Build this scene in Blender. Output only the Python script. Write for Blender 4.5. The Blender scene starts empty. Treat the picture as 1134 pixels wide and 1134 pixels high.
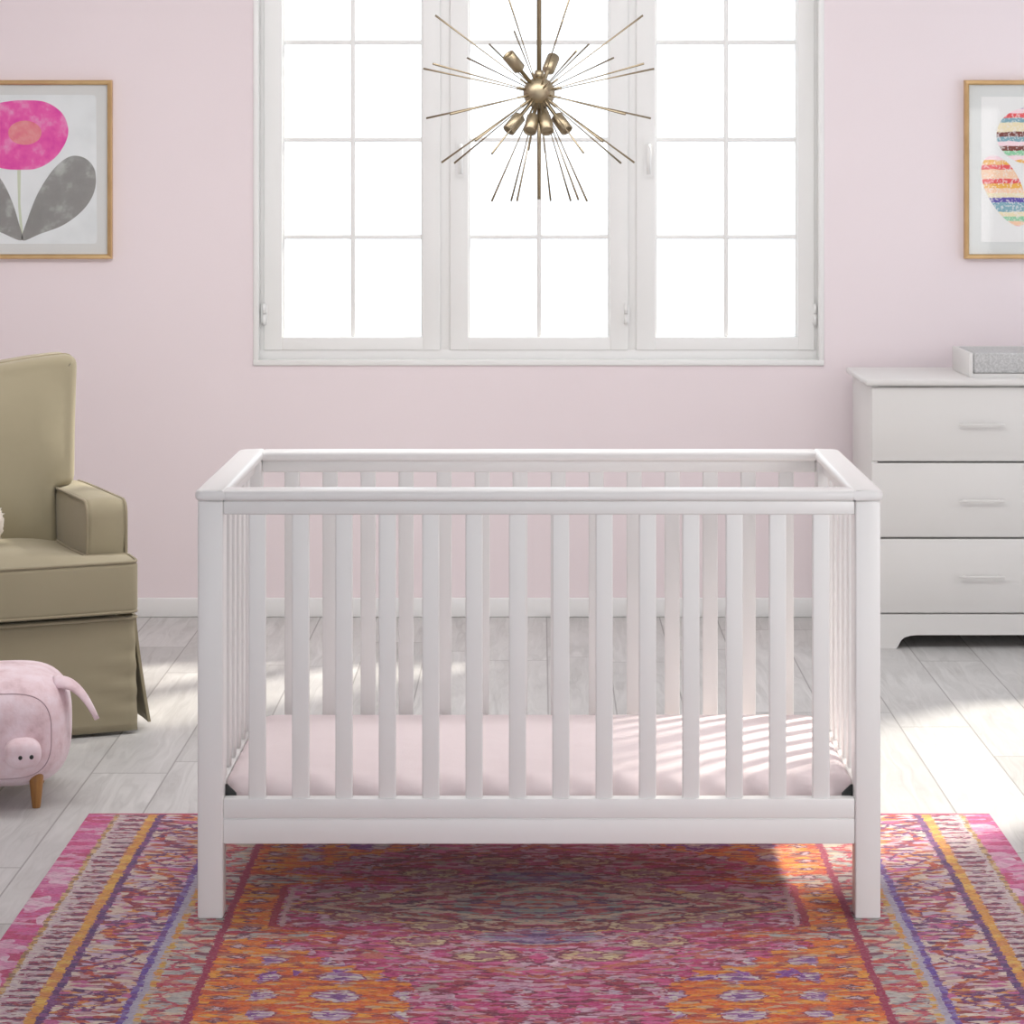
import bpy, bmesh, math, random
from mathutils import Vector, Matrix
random.seed(4)
PI = math.pi
C = bpy.context.scene.collection
sc = bpy.context.scene

# ------------------------------------------------------------------ camera, world, sun, exposure
F = 2829.0                                   # focal length in photo pixels
CAMZ = 1.528; CAMY = -5.2
cam = bpy.data.cameras.new('camera'); co = bpy.data.objects.new('camera', cam); C.objects.link(co)
co.location = (0, CAMY, CAMZ); co.rotation_euler = (PI/2, 0, 0)
cam.sensor_width = 36; cam.lens = F/1134*36
cam.shift_x = -30/1134; cam.shift_y = -377/1134
cam.clip_end = 60
sc.camera = co
w = bpy.data.worlds.new('world'); sc.world = w; w.use_nodes = True
bg = w.node_tree.nodes['Background']; bg.inputs[0].default_value = (0.90, 0.955, 1, 1); bg.inputs[1].default_value = 1.72
sun = bpy.data.lights.new('sun', 'SUN'); so = bpy.data.objects.new('sun', sun); C.objects.link(so)
so.rotation_euler = Vector((-0.728, -0.686, -0.724)).to_track_quat('-Z', 'Y').to_euler()
sun.energy = 7.2; sun.angle = math.radians(4.2); sun.color = (1.0, 0.93, 0.80)
def area(name, loc, target, sx, sy, e, col=(1, 1, 1)):
    l = bpy.data.lights.new(name, 'AREA'); o = bpy.data.objects.new(name, l); C.objects.link(o)
    l.shape = 'RECTANGLE'; l.size = sx; l.size_y = sy; l.energy = e; l.color = col
    o.location = loc; o.rotation_euler = (Vector(target)-Vector(loc)).to_track_quat('-Z', 'Y').to_euler()
    return o
sl_ = area('side_fill', (2.25, -2.0, 1.25), (0.85, 0.0, 0.5), 1.0, 1.3, 7.5, (1, 0.985, 0.97)); sl_.data.spread = math.radians(85)  # added fill, not a room lamp: brightens the crib's right front
area('overhead_fill', (-0.35, 1.3, 2.75), (-0.3, 2.3, 0.4), 3.2, 1.3, 66, (1, 0.99, 0.975))  # added soft fill under the ceiling, no fixture: lifts the back wall
sc.view_settings.view_transform = 'Standard'; sc.view_settings.look = 'None'
sc.view_settings.gamma = 1; sc.view_settings.exposure = 0.14; sc.view_settings.use_curve_mapping = False
sc.cycles.max_bounces = 10; sc.cycles.diffuse_bounces = 6; sc.cycles.transparent_max_bounces = 16

# ------------------------------------------------------------------ materials
class Nd:
    """small helper to write node expressions"""
    def __init__(s, name):
        s.m = bpy.data.materials.new(name); s.m.use_nodes = True
        s.t = s.m.node_tree; s.b = s.t.nodes['Principled BSDF']
    def new(s, k): return s.t.nodes.new(k)
    def put(s, sock, v):
        if isinstance(v, bpy.types.NodeSocket): s.t.links.new(v, sock)
        elif v is not None: sock.default_value = v
    def ma(s, op, a, b=None, c=None):
        n = s.new('ShaderNodeMath'); n.operation = op
        s.put(n.inputs[0], a); s.put(n.inputs[1], b); s.put(n.inputs[2], c)
        return n.outputs[0]
    def mix(s, f, a, b, mode='MIX'):
        n = s.new('ShaderNodeMix'); n.data_type = 'RGBA'; n.blend_type = mode
        s.put(n.inputs[0], f); s.put(n.inputs[6], a); s.put(n.inputs[7], b)
        return n.outputs[2]
    def obj(s): return s.new('ShaderNodeTexCoord').outputs['Object']
    def sep(s, v):
        n = s.new('ShaderNodeSeparateXYZ'); s.put(n.inputs[0], v); return n.outputs
    def comb(s, x, y, z=0.0):
        n = s.new('ShaderNodeCombineXYZ'); s.put(n.inputs[0], x); s.put(n.inputs[1], y); s.put(n.inputs[2], z)
        return n.outputs[0]
    def noise(s, v, scale, detail=3, rough=.5, color=False):
        n = s.new('ShaderNodeTexNoise'); s.put(n.inputs['Vector'], v)
        n.inputs['Scale'].default_value = scale; n.inputs['Detail'].default_value = detail; n.inputs['Roughness'].default_value = rough
        return n.outputs['Color' if color else 'Fac']
    def voro(s, v, scale=1.0, out='Color', feat='F1', rnd=1.0):
        n = s.new('ShaderNodeTexVoronoi'); n.feature = feat; s.put(n.inputs['Vector'], v)
        n.inputs['Scale'].default_value = scale; n.inputs['Randomness'].default_value = rnd
        return n.outputs[out]
    def ramp(s, f, stops, interp='CONSTANT'):
        n = s.new('ShaderNodeValToRGB'); n.color_ramp.interpolation = interp
        e = n.color_ramp.elements
        while len(e) < len(stops): e.new(0.5)
        for i, (p, c) in enumerate(stops): e[i].position = p; e[i].color = (*c, 1)
        s.put(n.inputs[0], f); return n.outputs[0]
    def mr(s, v, a, b, c=0.0, d=1.0):
        n = s.new('ShaderNodeMapRange'); s.put(n.inputs[0], v)
        for i, q in enumerate((a, b, c, d)): n.inputs[1+i].default_value = q
        return n.outputs[0]
    def bump(s, h, strength, dist=.01):
        n = s.new('ShaderNodeBump'); n.inputs['Strength'].default_value = strength; n.inputs['Distance'].default_value = dist
        s.put(n.inputs['Height'], h); s.t.links.new(n.outputs[0], s.b.inputs['Normal'])
    def fin(s, col, rough=.5, metal=0.0):
        s.put(s.b.inputs['Base Color'], col if isinstance(col, bpy.types.NodeSocket) else (*col, 1))
        s.put(s.b.inputs['Roughness'], rough); s.b.inputs['Metallic'].default_value = metal
        return s.m
def rgb(h):
    h = h.lstrip('#'); v = [int(h[i:i+2], 16)/255 for i in (0, 2, 4)]
    return tuple(x/12.92 if x <= .04045 else ((x+.055)/1.055)**2.4 for x in v)

def paint(name, col, rough=.4, var=.03):
    n = Nd(name); f = n.noise(n.obj(), 6, 3)
    c = n.mix(f, (*[x*(1-var) for x in col], 1), (*[min(1, x*(1+var)) for x in col], 1))
    return n.fin(c, rough)
M = {}
M['white'] = paint('white_lacquer', (.83, .825, .815), .32, .012)
M['window_white'] = paint('window_white_paint', (.80, .80, .79), .35, .015)
M['dresser'] = paint('dresser_white_paint', (.68, .67, .655), .4, .015)
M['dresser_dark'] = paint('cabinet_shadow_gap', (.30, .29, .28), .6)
M['base'] = paint('baseboard_white', (.80, .80, .80), .4, .01)
M['ceiling'] = paint('ceiling_white', (.86, .86, .85), .8)
M['black'] = paint('black_metal', (.015, .015, .015), .45)
n = Nd('pink_wall_paint'); v = n.obj()
c = n.mix(n.noise(v, 1.2, 3), (.79, .70, .725, 1), (.82, .73, .755, 1)); n.bump(n.noise(v, 220, 2), .05, .002)
M['wall'] = n.fin(c, .75)
# floor: pale grey oak planks running away from the window
n = Nd('grey_oak_planks'); X, Y, Z = n.sep(n.obj())
u = n.ma('DIVIDE', n.ma('ADD', X, -.994+20*.1937), .1937)
col_i = n.ma('FLOOR', u); fu = n.ma('FRACT', u)
off = n.voro(n.comb(n.ma('MULTIPLY', col_i, 7.31), 0.5), 1.0, 'Color')
offx = n.sep(off)[0]
vv = n.ma('ADD', n.ma('DIVIDE', Y, 1.3), n.ma('MULTIPLY', offx, 5.0)); row = n.ma('FLOOR', vv); fv = n.ma('FRACT', vv)
pid = n.noise(n.comb(n.ma('MULTIPLY', col_i, 3.17), n.ma('MULTIPLY', row, 5.71)), 3.3, 0)
ge = n.comb(n.ma('MULTIPLY', X, 9), n.ma('MULTIPLY', Y, 1.1), n.ma('MULTIPLY', pid, 30))
warp = n.noise(ge, 1.0, 3, .6)
grain = n.noise(n.comb(n.ma('ADD', n.ma('MULTIPLY', X, 30), n.ma('MULTIPLY', warp, 9)), n.ma('MULTIPLY', Y, 2.2), n.ma('MULTIPLY', pid, 40)), 1.0, 5, .65)
c = n.ramp(grain, [(.28, (.40, .385, .375)), (.45, (.52, .51, .50)), (.6, (.60, .59, .58)), (.75, (.69, .68, .67))], 'LINEAR')
c = n.mix(n.mr(pid, .3, .7, 0, .55), c, (.47, .465, .46, 1), 'MULTIPLY')
c = n.mix(.28, c, (.60, .595, .59, 1))
gx = n.ma('MINIMUM', fu, n.ma('SUBTRACT', 1.0, fu)); gy = n.ma('MINIMUM', fv, n.ma('SUBTRACT', 1.0, fv))
gap = n.ma('MAXIMUM', n.ma('LESS_THAN', gx, .011), n.ma('LESS_THAN', gy, .0022))
c = n.mix(n.ma('MULTIPLY', gap, .7), c, (.20, .19, .185, 1))
n.bump(n.ma('SUBTRACT', grain, gap), .12, .003)
M['floor'] = n.fin(c, n.mr(grain, .2, .8, .5, .36))
# fabrics
def fabric(name, a, b, weave=700, bump=.2, soft=7.0):
    n = Nd(name); v = n.obj()
    c = n.mix(n.noise(v, soft, 4, .6), (*a, 1), (*b, 1))
    h = n.ma('ADD', n.ma('MULTIPLY', n.noise(v, weave, 2), .35), n.ma('MULTIPLY', n.noise(v, 9, 2), 2.0))
    n.bump(h, bump, .004)
    n.b.inputs['Sheen Weight'].default_value = .15
    return n.fin(c, .85)
M['olive'] = fabric('beige_olive_upholstery', (.305, .265, .172), (.335, .292, .195))
M['piping'] = fabric('piping_cord', (.27, .23, .15), (.32, .275, .185), 500)
M['sheet'] = fabric('pale_pink_sheet', (.80, .685, .70), (.84, .73, .74), 600, .45, 5)
M['pig'] = None
n = Nd('pink_plush'); v = n.obj()
f = n.noise(v, 16, 4, .6); c = n.ramp(f, [(.30, (.60, .42, .45)), (.45, (.76, .575, .61)), (.62, (.83, .68, .73))], 'LINEAR')
n.bump(n.noise(v, 60, 3), .35, .004); n.b.inputs['Sheen Weight'].default_value = .3
M['pig'] = n.fin(c, .8)
M['seam'] = paint('pink_seam_thread', (.50, .36, .39), .8)
M['cream'] = fabric('cream_fleece', (.80, .70, .60), (.88, .82, .76), 120, 1.0)
M['pad'] = None
n = Nd('heathered_grey_pad'); v = n.obj()
c = n.ramp(n.noise(v, 140, 3, .7), [(.35, (.40, .40, .40)), (.65, (.58, .58, .58))], 'LINEAR'); n.bump(n.noise(v, 200, 2), .3, .003)
M['pad'] = n.fin(c, .85)
def metal(name, a, b, rough):
    n = Nd(name); c = n.mix(n.noise(n.obj(), 14, 3), (*a, 1), (*b, 1)); return n.fin(c, rough, 1.0)
M['brass'] = metal('aged_brass', (.30, .245, .165), (.42, .35, .24), .42)
M['gold'] = metal('gold_leaf_frame', (.52, .33, .15), (.76, .54, .28), .30)
M['steel'] = metal('brushed_nickel', (.70, .70, .69), (.80, .80, .79), .3)
n = Nd('turned_oak'); X, Y, Z = n.sep(n.obj())
g = n.noise(n.comb(n.ma('MULTIPLY', X, 90), n.ma('MULTIPLY', Y, 90), n.ma('MULTIPLY', Z, 8)), 1, 4)
M['leg_wood'] = n.fin(n.ramp(g, [(.3, (.24, .10, .025)), (.7, (.42, .20, .055))], 'LINEAR'), .4)
# clear window glass
n = Nd('window_glass'); t = n.new('ShaderNodeBsdfTransparent'); gl = n.new('ShaderNodeBsdfGlossy'); gl.inputs['Roughness'].default_value = .03
mx = n.new('ShaderNodeMixShader'); mx.inputs[0].default_value = .05; t.inputs[0].default_value = (.98, .99, 1, 1)
n.t.links.new(t.outputs[0], mx.inputs[1]); n.t.links.new(gl.outputs[0], mx.inputs[2])
n.t.links.new(mx.outputs[0], n.t.nodes['Material Output'].inputs[0]); M['glass'] = n.m

# rug
def rug_material():
    n = Nd('woven_rug'); X0, Y0, Z0 = n.sep(n.obj())
    base = n.obj()
    wob = n.noise(base, 9, 3, .6); wob2 = n.noise(base, 40, 2)
    dw = n.ma('ADD', n.ma('MULTIPLY', n.ma('SUBTRACT', wob, .5), .03), n.ma('MULTIPLY', n.ma('SUBTRACT', wob2, .5), .014))
    ax = n.ma('ABSOLUTE', X0)
    def cells(sx, sy, seed):
        j = n.ma('MULTIPLY', n.noise(n.comb(n.ma('MULTIPLY', ax, 40), n.ma('MULTIPLY', Y0, 80), seed), 1, 3), 1.5)
        vv = n.comb(n.ma('ADD', n.ma('MULTIPLY', ax, sx), j), n.ma('ADD', n.ma('MULTIPLY', Y0, sy), j), seed)
        return n.sep(n.voro(vv, 1.0))
    A = cells(30, 85, 1.0); B = cells(60, 170, 5.0); D = cells(16, 45, 9.0)
    def jit(a, amp): return n.ma('MULTIPLY', n.ma('SUBTRACT', a, .5), amp)
    X = n.ma('ADD', n.ma('ADD', ax, dw), n.ma('ADD', jit(A[2], .010), jit(B[1], .008)))
    Y = n.ma('ADD', n.ma('ADD', Y0, n.ma('MULTIPLY', dw, .8)), n.ma('ADD', jit(A[0], .014), jit(B[2], .012)))
    AY = n.ma('ABSOLUTE', Y)
    XB = n.ma('ADD', n.ma('ADD', ax, n.ma('MULTIPLY', dw, .35)), jit(B[1], .007))
    def pal(f, cols):
        k = len(cols); return n.ramp(f, [(i/k, rgb(c)) for i, c in enumerate(cols)])
    def lt(a, b): return n.ma('LESS_THAN', a, b)
    def gt(a, b): return n.ma('GREATER_THAN', a, b)
    def AND(a, b): return n.ma('MULTIPLY', a, b)
    def sel(c, mask, c2): return n.mix(mask, c, c2)
    orange = pal(A[0], ['#dc6a14', '#e08c1c', '#cc4a1c', '#e29a28', '#c8561f', '#a03a30', '#de7a14', '#c9a078', '#d96418', '#b06a50'])
    pink = pal(A[1], ['#bd3a78', '#a3305f', '#c85c8e', '#8c2048', '#c890a4', '#b8346a', '#d0a0b2', '#74203e', '#cb4a80', '#a89088', '#9c2a40', '#c46a60'])
    multi = pal(A[2], ['#cdb9aa', '#b98f96', '#54265a', '#c9b0a2', '#a83c36', '#b7a7b8', '#cd8a3f', '#74305f', '#d3c4b6', '#b8588a', '#8a3038', '#c3a8bd'])
    greyc = pal(A[0], ['#b9b0a8', '#a09c9a', '#c04c40', '#b6b0aa', '#743a50', '#cfbaa2', '#96918f', '#c08474', '#b02c4c', '#aab0ac'])
    mag = pal(D[0], ['#c94f8a', '#d183a8', '#c33d7a', '#cf9db5', '#c25b92', '#b93a6c'])
    motif = pal(A[1], ['#c9bcb6', '#b7a9ab', '#8a3f60', '#c4b0ae', '#6f2a4d', '#c9b9b3', '#9a4a6a', '#b8607f', '#c7b0a0'])
    # ---- centre field
    col = pink
    # pale mauve clouds
    col = sel(col, AND(gt(n.noise(base, 11, 2), .56), gt(A[2], .35)), pal(B[1], ['#c49ab0', '#b77f9c', '#cdaebb', '#a9607f']))
    # nested diamonds of the medallion
    dia = n.ma('ADD', n.ma('DIVIDE', X, .42), n.ma('DIVIDE', AY, .165))
    col = sel(col, lt(dia, 1.35), pal(A[0], ['#b0405c', '#c4a09a', '#701f40', '#b35a5a', '#9a8a8c', '#c04c70', '#5c2848', '#cdb39c', '#8f3a2f', '#86928c']))
    for r0, h in ((1.35, '#cf9a5c'), (1.22, '#6a2344'), (1.1, '#c8a890'), (.98, '#8f3a3a'), (.74, '#cbb29a')):
        col = sel(col, lt(n.ma('ABSOLUTE', n.ma('SUBTRACT', dia, r0)), .035), (*rgb(h), 1))
    col = sel(col, lt(dia, .5), pal(A[1], ['#a83a3f', '#8f9a93', '#6a3a66', '#c26a5a', '#b39a95']))
    # purple lozenges above and below the centre
    loz = n.ma('ADD', n.ma('DIVIDE', X, .20), n.ma('DIVIDE', n.ma('ABSOLUTE', n.ma('SUBTRACT', AY, .215)), .055))
    col = sel(col, lt(loz, 1.12), (*rgb('#c99a88'), 1))
    col = sel(col, lt(loz, 1.0), pal(A[2], ['#5e3a72', '#8b6f96', '#7c4a80', '#8d9a9c', '#9c4f6a', '#a88fa6']))
    # cream ovals
    for cx, cy in ((.20, .145), (.235, .245), (.36, .075), (.10, .34)):
        e = n.ma('ADD', n.ma('POWER', n.ma('DIVIDE', n.ma('SUBTRACT', X, cx), .062), 2.0), n.ma('POWER', n.ma('DIVIDE', n.ma('SUBTRACT', AY, cy), .032), 2.0))
        col = sel(col, lt(e, 1.25), (*rgb('#7f3348'), 1))
        col = sel(col, AND(lt(e, .95), gt(B[0], .3)), pal(A[0], ['#cdb58c', '#c9a97f', '#d3c09c', '#b98a78']))
        col = sel(col, lt(e, .25), (*rgb('#a06a7a'), 1))
    # small dark eyed crosses scattered over the pink ground
    gx2 = n.ma('SUBTRACT', n.ma('FRACT', n.ma('DIVIDE', n.ma('ADD', X, .03), .115)), .5); gy2 = n.ma('SUBTRACT', n.ma('FRACT', n.ma('DIVIDE', AY, .085)), .5)
    g2 = n.ma('ADD', n.ma('ABSOLUTE', n.ma('MULTIPLY', gx2, 2.6)), n.ma('ABSOLUTE', n.ma('MULTIPLY', gy2, 2.8)))
    pm = AND(gt(dia, 1.4), gt(n.noise(base, 5, 1), .44))
    col = sel(col, AND(pm, AND(lt(g2, .95), gt(B[2], .25))), pal(B[1], ['#7d2444', '#9c2c3c', '#6a2850', '#b03a50', '#c8a0a8']))
    col = sel(col, AND(pm, lt(g2, .38)), pal(B[0], ['#d2b7bd', '#c59fb4', '#b9a3b5']))
    # orange corners and side columns
    step = n.ma('MULTIPLY', n.ma('FLOOR', n.ma('DIVIDE', X, .05)), .05)
    edge = n.ma('SUBTRACT', .66, n.ma('MULTIPLY', step, .78))
    oc = AND(gt(AY, edge), gt(X, .24))
    oc = n.ma('MAXIMUM', oc, gt(X, .545))
    tri = AND(gt(X, .36), lt(n.ma('ABSOLUTE', n.ma('SUBTRACT', AY, .2)), n.ma('MULTIPLY', n.ma('SUBTRACT', X, .36), .26)))
    col = sel(col, n.ma('MAXIMUM', oc, tri), orange)
    tri2 = AND(gt(X, .42), lt(n.ma('ABSOLUTE', n.ma('SUBTRACT', AY, .2)), n.ma('MULTIPLY', n.ma('SUBTRACT', X, .42), .2)))
    col = sel(col, tri2, greyc)
    tri3 = AND(gt(X, .30), lt(n.ma('ABSOLUTE', n.ma('SUBTRACT', n.ma('ABSOLUTE', n.ma('SUBTRACT', AY, .2)), n.ma('MULTIPLY', n.ma('SUBTRACT', X, .33), .30))), .005))
    col = sel(col, AND(tri3, lt(X, .54)), (*rgb('#b8322a'), 1))
    # crimson inner line
    col = sel(col, AND(lt(n.ma('ABSOLUTE', n.ma('SUBTRACT', XB, .54)), .008), lt(AY, .15)), (*rgb('#a01f3c'), 1))
    col = sel(col, AND(lt(n.ma('ABSOLUTE', n.ma('SUBTRACT', XB, .522)), .005), lt(AY, .14)), (*rgb('#c9a0a4'), 1))
    # small dark eyed flowers along the orange column
    my = n.ma('SUBTRACT', n.ma('FRACT', n.ma('DIVIDE', AY, .062)), .5)
    e = n.ma('ADD', n.ma('ABSOLUTE', n.ma('DIVIDE', n.ma('SUBTRACT', X, .585), .028)), n.ma('ABSOLUTE', n.ma('MULTIPLY', my, 4.2)))
    inside = AND(gt(X, .55), lt(X, .625))
    col = sel(col, AND(inside, lt(e, 1.0)), (*rgb('#6a2f45'), 1)); col = sel(col, AND(inside, lt(e, .55)), (*rgb('#c7a9b0'), 1))
    # flowers in the orange corners
    fx = n.ma('SUBTRACT', n.ma('FRACT', n.ma('DIVIDE', X, .15)), .5); fy = n.ma('SUBTRACT', n.ma('FRACT', n.ma('DIVIDE', AY, .105)), .5)
    fr = n.ma('ADD', n.ma('POWER', n.ma('MULTIPLY', fx, 3.2), 2.0), n.ma('POWER', n.ma('MULTIPLY', fy, 3.4), 2.0))
    cm = AND(oc, lt(X, .53))
    col = sel(col, AND(cm, lt(fr, 1.0)), (*rgb('#8a3f55'), 1))
    col = sel(col, AND(cm, lt(fr, .8)), pal(B[0], ['#c6b3bd', '#a985b0', '#d0c4bd', '#9a5f96']))
    col = sel(col, AND(cm, lt(fr, .1)), (*rgb('#7a4a8c'), 1))
    zz = n.ma('ABSOLUTE', n.ma('SUBTRACT', AY, n.ma('ADD', .44, n.ma('MULTIPLY', n.ma('PINGPONG', X, .06), .5))))
    col = sel(col, AND(AND(cm, lt(zz, .022)), gt(n.noise(base, 16, 1), .52)), pal(B[0], ['#7d3a92', '#8f4aa0', '#c9a9c0', '#6f3080']))
    d2 = n.ma('ADD', n.ma('DIVIDE', X, .95), n.ma('DIVIDE', AY, .47))
    col = sel(col, AND(lt(n.ma('ABSOLUTE', n.ma('SUBTRACT', d2, 1.0)), .012), lt(X, .5)), (*rgb('#b8603f'), 1))
    X = XB
    # ---- borders, from the field outwards
    def band(col, a, b, c): return sel(col, AND(gt(X, a), lt(X, b)), c if isinstance(c, bpy.types.NodeSocket) else (*rgb(c), 1))
    col = band(col, .625, .642, '#98204a')
    col = band(col, .642, .722, greyc)
    zig = n.ma('ABSOLUTE', n.ma('SUBTRACT', X, n.ma('ADD', .66, n.ma('PINGPONG', Y, .045))))
    col = sel(col, AND(AND(gt(X, .642), lt(X, .722)), lt(zig, .006)), (*rgb('#b8485c'), 1))
    col = band(col, .715, .728, pal(A[0], ['#c9a24a', '#b9a8a0', '#cf8a3a']))
    col = band(col, .728, .742, '#a9a3b5')
    col = band(col, .742, .756, pal(A[1], ['#5f3f9a', '#6a3a80', '#7c6aa6']))
    X = XB; wide = AND(gt(X, .756), lt(X, .886))
    col = sel(col, wide, multi)
    # big scrolling motifs inside the wide band
    sn = n.ma('SINE', n.ma('MULTIPLY', Y, 26)); cen = n.ma('ADD', .82, n.ma('MULTIPLY', sn, .045))
    dd = n.ma('ABSOLUTE', n.ma('SUBTRACT', X, cen))
    col = sel(col, AND(wide, lt(dd, .011)), pal(A[0], ['#b8452f', '#c97a35', '#8f2f45', '#5f2a62']))
    dm = n.ma('ADD', n.ma('ABSOLUTE', n.ma('DIVIDE', n.ma('SUBTRACT', X, .82), .05)), n.ma('ABSOLUTE', n.ma('MULTIPLY', n.ma('SUBTRACT', n.ma('FRACT', n.ma('DIVIDE', Y, .2416)), .5), 4.0)))
    col = sel(col, AND(wide, AND(lt(dm, 1.0), gt(dm, .82))), (*rgb('#6a2f6a'), 1))
    col = band(col, .886, .902, pal(A[1], ['#5a2a62', '#4a2a6a', '#7a3f7a']))
    col = band(col, .902, .925, pal(D[1], ['#d29a3a', '#cf8f35', '#d6a84c', '#c9823f']))
    # comb motif: short dark dashes across the band
    comb_m = AND(gt(X, .925), lt(X, .992))
    col = sel(col, comb_m, pal(B[2], ['#c9bcb8', '#bba9b0', '#cfc1ba', '#b98f9f', '#c3b3b3']))
    fy = n.ma('ABSOLUTE', n.ma('SUBTRACT', n.ma('FRACT', n.ma('DIVIDE', Y, .040)), .5))
    dash = AND(lt(fy, n.ma('ADD', .17, n.ma('MULTIPLY', A[0], .12))), lt(X, n.ma('ADD', .968, n.ma('MULTIPLY', A[1], .02))))
    col = sel(col, AND(comb_m, dash), pal(B[0], ['#5a2547', '#7c2f52', '#8f3f45', '#4f2a50', '#9a3a5a']))
    col = band(col, .992, 1.003, pal(A[2], ['#b98a3f', '#8a6a4f', '#c9ab7a']))
    col = band(col, 1.003, 1.2, mag)
    col = sel(col, AND(gt(X, 1.003), gt(n.noise(base, 7, 2), .54)), pal(D[2], ['#d2a3ba', '#cf86ab', '#d6b4c4']))
    col = sel(col, gt(n.ma('ABSOLUTE', Y0), .752), (*rgb('#b0345f'), 1))
    # yarn level flecks of wear
    fl = n.noise(n.comb(n.ma('MULTIPLY', X0, 110), n.ma('MULTIPLY', Y0, 420)), 1, 2, .6)
    col = n.mix(n.mr(fl, .48, .68, 0, .30), col, (*rgb('#cdb8b6'), 1))
    fl2 = n.noise(n.comb(n.ma('MULTIPLY', X0, 70), n.ma('MULTIPLY', Y0, 330), 4.0), 1, 2, .6)
    col = n.mix(n.mr(fl2, .50, .68, 0, .6), col, (*rgb('#5a2038'), 1))
    n.bump(n.ma('ADD', fl, n.ma('MULTIPLY', fl2, .5)), .5, .004)
    n.b.inputs['Sheen Weight'].default_value = .1
    return n.fin(col, .9)
M['rug'] = rug_material()

# ------------------------------------------------------------------ mesh helpers
def link(name, bm, mats, parent=None, smooth=False, loc=None, rot=None):
    me = bpy.data.meshes.new(name); bm.normal_update(); bm.to_mesh(me); bm.free()
    for m in (mats if isinstance(mats, (list, tuple)) else [mats]): me.materials.append(m)
    if smooth:
        for p in me.polygons: p.use_smooth = True
    o = bpy.data.objects.new(name, me); C.objects.link(o)
    if parent: o.parent = parent
    if loc: o.location = loc
    if rot: o.rotation_euler = rot
    return o
def autosmooth(o, ang=40):
    me = o.data
    for p in me.polygons: p.use_smooth = True
    bm = bmesh.new(); bm.from_mesh(me)
    for e in bm.edges:
        if len(e.link_faces) == 2 and e.calc_face_angle(0) > math.radians(ang): e.smooth = False
    bm.to_mesh(me); bm.free(); return o
def box(bm, x0, x1, y0, y1, z0, z1, bev=0.0, seg=2, mi=0):
    b = bmesh.new(); bmesh.ops.create_cube(b, size=1)
    for v in b.verts: v.co = Vector(((x0+x1)/2+v.co.x*(x1-x0), (y0+y1)/2+v.co.y*(y1-y0), (z0+z1)/2+v.co.z*(z1-z0)))
    if bev: bmesh.ops.bevel(b, geom=b.edges[:], offset=bev, segments=seg, affect='EDGES', profile=.5)
    for f in b.faces: f.material_index = mi
    me = bpy.data.meshes.new('t'); b.to_mesh(me); b.free(); bm.from_mesh(me); bpy.data.meshes.remove(me)
def boxo(name, dims, m, parent=None, bev=0.0, seg=2):
    bm = bmesh.new(); box(bm, *dims, bev, seg); o = link(name, bm, m, parent)
    if bev: autosmooth(o, 50)
    return o
def tube(bm, pts, r, seg=8, closed=False, mi=0):
    pts = [Vector(p) for p in pts]; n_ = len(pts); rings = []
    rs = r if isinstance(r, (list, tuple)) else [r]*n_
    up = None
    for i, p in enumerate(pts):
        a = pts[(i-1) % n_] if (closed or i > 0) else p; b = pts[(i+1) % n_] if (closed or i < n_-1) else p
        t = (b-a).normalized()
        if up is None: up = t.orthogonal().normalized()
        up = (up-t*up.dot(t)); up = up.normalized() if up.length > 1e-6 else t.orthogonal().normalized()
        s = t.cross(up)
        rings.append([bm.verts.new(p+(up*math.cos(k*2*PI/seg)+s*math.sin(k*2*PI/seg))*rs[i]) for k in range(seg)])
    for i in range(n_ if closed else n_-1):
        A, B = rings[i], rings[(i+1) % n_]
        for k in range(seg):
            f = bm.faces.new((A[k], A[(k+1) % seg], B[(k+1) % seg], B[k])); f.smooth = True; f.material_index = mi
    if not closed:
        bm.faces.new(rings[0][::-1]).material_index = mi; bm.faces.new(rings[-1]).material_index = mi
def lathe(bm, prof, seg=24, M4=None):
    rings = []
    for r, z in prof:
        ring = []
        for k in range(seg):
            p = Vector((r*math.cos(k*2*PI/seg), r*math.sin(k*2*PI/seg), z)); ring.append(bm.verts.new(M4 @ p if M4 else p))
        rings.append(ring)
    for A, B in zip(rings, rings[1:]):
        for k in range(seg): bm.faces.new((A[k], A[(k+1) % seg], B[(k+1) % seg], B[k])).smooth = True
    bm.faces.new(rings[0][::-1]); bm.faces.new(rings[-1])
def resample(pts, step, closed=True):
    out = []; n_ = len(pts)
    for i in range(n_ if closed else n_-1):
        a, b = Vector(pts[i]), Vector(pts[(i+1) % n_]); k = max(1, int(round((b-a).length/step)))
        for j in range(k): out.append(a.lerp(b, j/k))
    if not closed: out.append(Vector(pts[-1]))
    return out
def roundpoly(pts, rad, seg=5):
    """round the corners of a 2-D polygon; rad: one radius or one per corner"""
    out = []; n_ = len(pts)
    for i in range(n_):
        p = Vector(pts[i]); a = Vector(pts[i-1]); b = Vector(pts[(i+1) % n_]); r = rad[i] if isinstance(rad, (list, tuple)) else rad
        if r <= 0: out.append(p); continue
        ra = min(r, (a-p).length*.48); rb = min(r, (b-p).length*.48)
        A = p+(a-p).normalized()*ra; B = p+(b-p).normalized()*rb
        for k in range(seg+1):
            t = k/seg; out.append(A*(1-t)**2+p*2*t*(1-t)+B*t*t)
    return out
def offset2(pts, d):
    out = []; n_ = len(pts)
    area_ = sum(pts[i-1].x*pts[i].y-pts[i].x*pts[i-1].y for i in range(n_)); sg = 1 if area_ > 0 else -1
    for i in range(n_):
        a, p, b = pts[i-1], pts[i], pts[(i+1) % n_]
        t = (b-a); 
        nr = Vector((-t.y, t.x)).normalized()*sg
        out.append(p+nr*d)
    return out
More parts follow.
